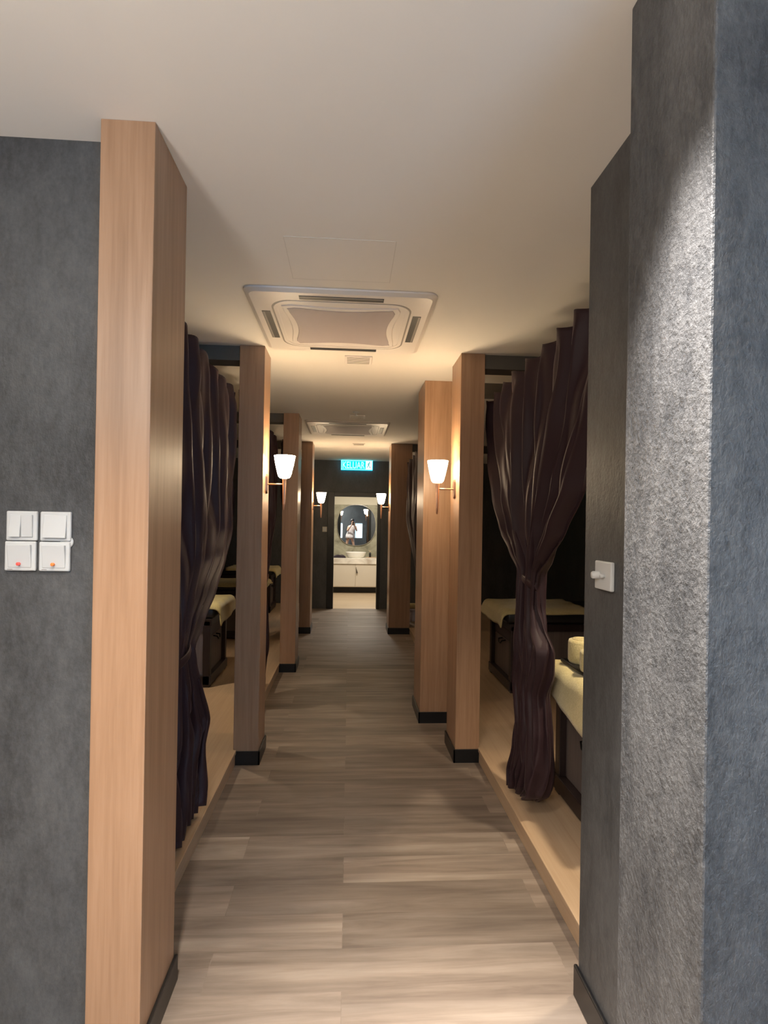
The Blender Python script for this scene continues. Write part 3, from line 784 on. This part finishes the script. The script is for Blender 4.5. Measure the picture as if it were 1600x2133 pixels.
# ------------------------------------------------------------------ the person taking the picture, seen in the round mirror
ps = thing('person', 'person in a short white dress holding up a phone, reflected in the round mirror', 'person', (0, 0, 0))
def skin_body():
    V, E, Rr = [], [], []
    def v(p, r, par=None):
        V.append(p); Rr.append(r if isinstance(r, tuple) else (r, r))
        if par is not None: E.append((par, len(V)-1))
        return len(V)-1
    pel = v((-.13, -.47, .93), (.15, .105))
    wa = v((-.11, -.47, 1.08), (.115, .085), pel); ch = v((-.065, -.465, 1.26), (.14, .095), wa)
    nb_ = v((-.03, -.455, 1.375), (.085, .06), ch); nk = v((-.025, -.445, 1.44), .046, nb_)
    jaw = v((-.02, -.425, 1.50), (.055, .062), nk); hd = v((-.02, -.43, 1.575), (.073, .088), jaw); v((-.02, -.435, 1.64), (.058, .068), hd)
    v((-.02, -.335, 1.555), .010, hd)       # nose
    for sx in (-1, 1):
        sh = v((-.04+sx*.165, -.455, 1.355), .046, nb_); el = v((-.04+sx*.21, -.30, 1.15), .036, sh)
        wr = v((-.01+sx*.075, -.105, 1.385), .025, el); pa = v((sx*.052, -.055, 1.45), (.032, .018), wr)
        for k in range(4):
            kn = v((sx*(.054-.002*k), -.046, 1.475+.017*k), .0085, pa); v((sx*(.042-.002*k), -.036, 1.478+.017*k), .0075, kn)
        th = v((sx*.046, -.040, 1.44), .010, pa); v((sx*.025, -.042, 1.462), .008, th)
        hip = v((-.13+sx*.085, -.47, .88), .088, pel)
        kn = v((-.165+sx*.115 if sx < 0 else -.02+.06, -.44 if sx > 0 else -.47, .50), .056, hip)
        cf = v((-.17+sx*.12 if sx < 0 else .065, -.46, .34), .052, kn)
        an = v((-.175+sx*.12 if sx < 0 else .10, -.49, .085), .034, cf)
        v((an and V[an][0], -.36, .045), (.036, .022), an)
    me = bpy.data.meshes.new('body'); me.from_pydata(V, E, []); me.update()
    o = bpy.data.objects.new('body', me); sc.collection.objects.link(o); o.parent = ps
    m = o.modifiers.new('skin', 'SKIN'); m.use_smooth_shade = True
    for i, r in enumerate(Rr): me.skin_vertices[0].data[i].radius = r
    me.skin_vertices[0].data[0].use_root = True
    ss = o.modifiers.new('sub', 'SUBSURF'); ss.levels = 1; ss.render_levels = 2
    me.materials.append(mat('skin', (.62, .40, .29), .5, .4))
skin_body()
bm = nb(); rings = []
prof = [(1.40, -.035, .150, .105), (1.34, -.045, .185, .125), (1.26, -.06, .185, .130), (1.16, -.085, .165, .122), (1.08, -.11, .160, .122), (.98, -.125, .190, .150), (.90, -.13, .200, .170), (.82, -.13, .212, .180)]
for z, cx, a_, b_ in prof:
    rings.append([bm.verts.new((cx+a_*math.cos(2*PI*k/48)*(1+(.05*math.sin(k*PI/3) if z < 1.0 else 0)), -.468+b_*math.sin(2*PI*k/48)*(1+(.05*math.sin(k*PI/3) if z < 1.0 else 0)), z)) for k in range(48)])
for i in range(len(rings)-1):
    for k in range(48): bm.faces.new((rings[i][k], rings[i+1][k], rings[i+1][(k+1)%48], rings[i][(k+1)%48]))
o = link_mesh('dress', bm, mat('white_cotton', (.80, .78, .80), .85, .2), ps, True); md = o.modifiers.new('t', 'SOLIDIFY'); md.thickness = .004
hairm = mat('dark_hair', (.012, .009, .008), .4, .5)
bm = nb(); bmesh.ops.create_uvsphere(bm, u_segments=28, v_segments=18, radius=1)
for q in bm.verts:
    d = q.co.copy(); back = max(0, -d.y)
    q.co = Vector((-.02+d.x*.094, -.460+d.y*.102-(.01 if d.z < 0 else 0), 1.602+d.z*(.112 if d.z > 0 else .05+.14*back)))
link_mesh('hair', bm, hairm, ps, True)
for sx in (-1, 1):
    bm = nb(); bmesh.ops.create_uvsphere(bm, u_segments=10, v_segments=8, radius=.009, matrix=Matrix.Translation((-.02+sx*.030, -.352, 1.578)))
    link_mesh('eye', bm, M['vinyl'], ps, True)
for sx, fx in ((-1, -.295), (1, .10)):
    bm = nb()
    outline_prism(bm, [(fx+p[0], -.415+p[1]) for p in rrect(.045, .125, .044, 6)], 0, .022)
    outline_prism(bm, [(fx+p[0], -.415+p[1]) for p in rrect(.041, .12, .040, 6)], .022, .075, .016)
    link_mesh('shoe', bm, M['white_plastic'], ps)
ph = thing('phone', 'dark phone held up in both hands by the person in the mirror', 'phone', (0, -.0245, 1.490))
boxm('case', (-.037, -.0045, -.075), (.037, .0045, .075), M['vinyl'], ph, .004)
bm = nb(); lathe(bm, [(.008, 0), (.008, .0015), (.006, .002)], 16); bmesh.ops.transform(bm, matrix=Matrix.Translation((-.018, .0045, .055)) @ Matrix.Rotation(-PI/2, 4, 'X'), verts=bm.verts)
link_mesh('lens', bm, M['dark'], ph, True)
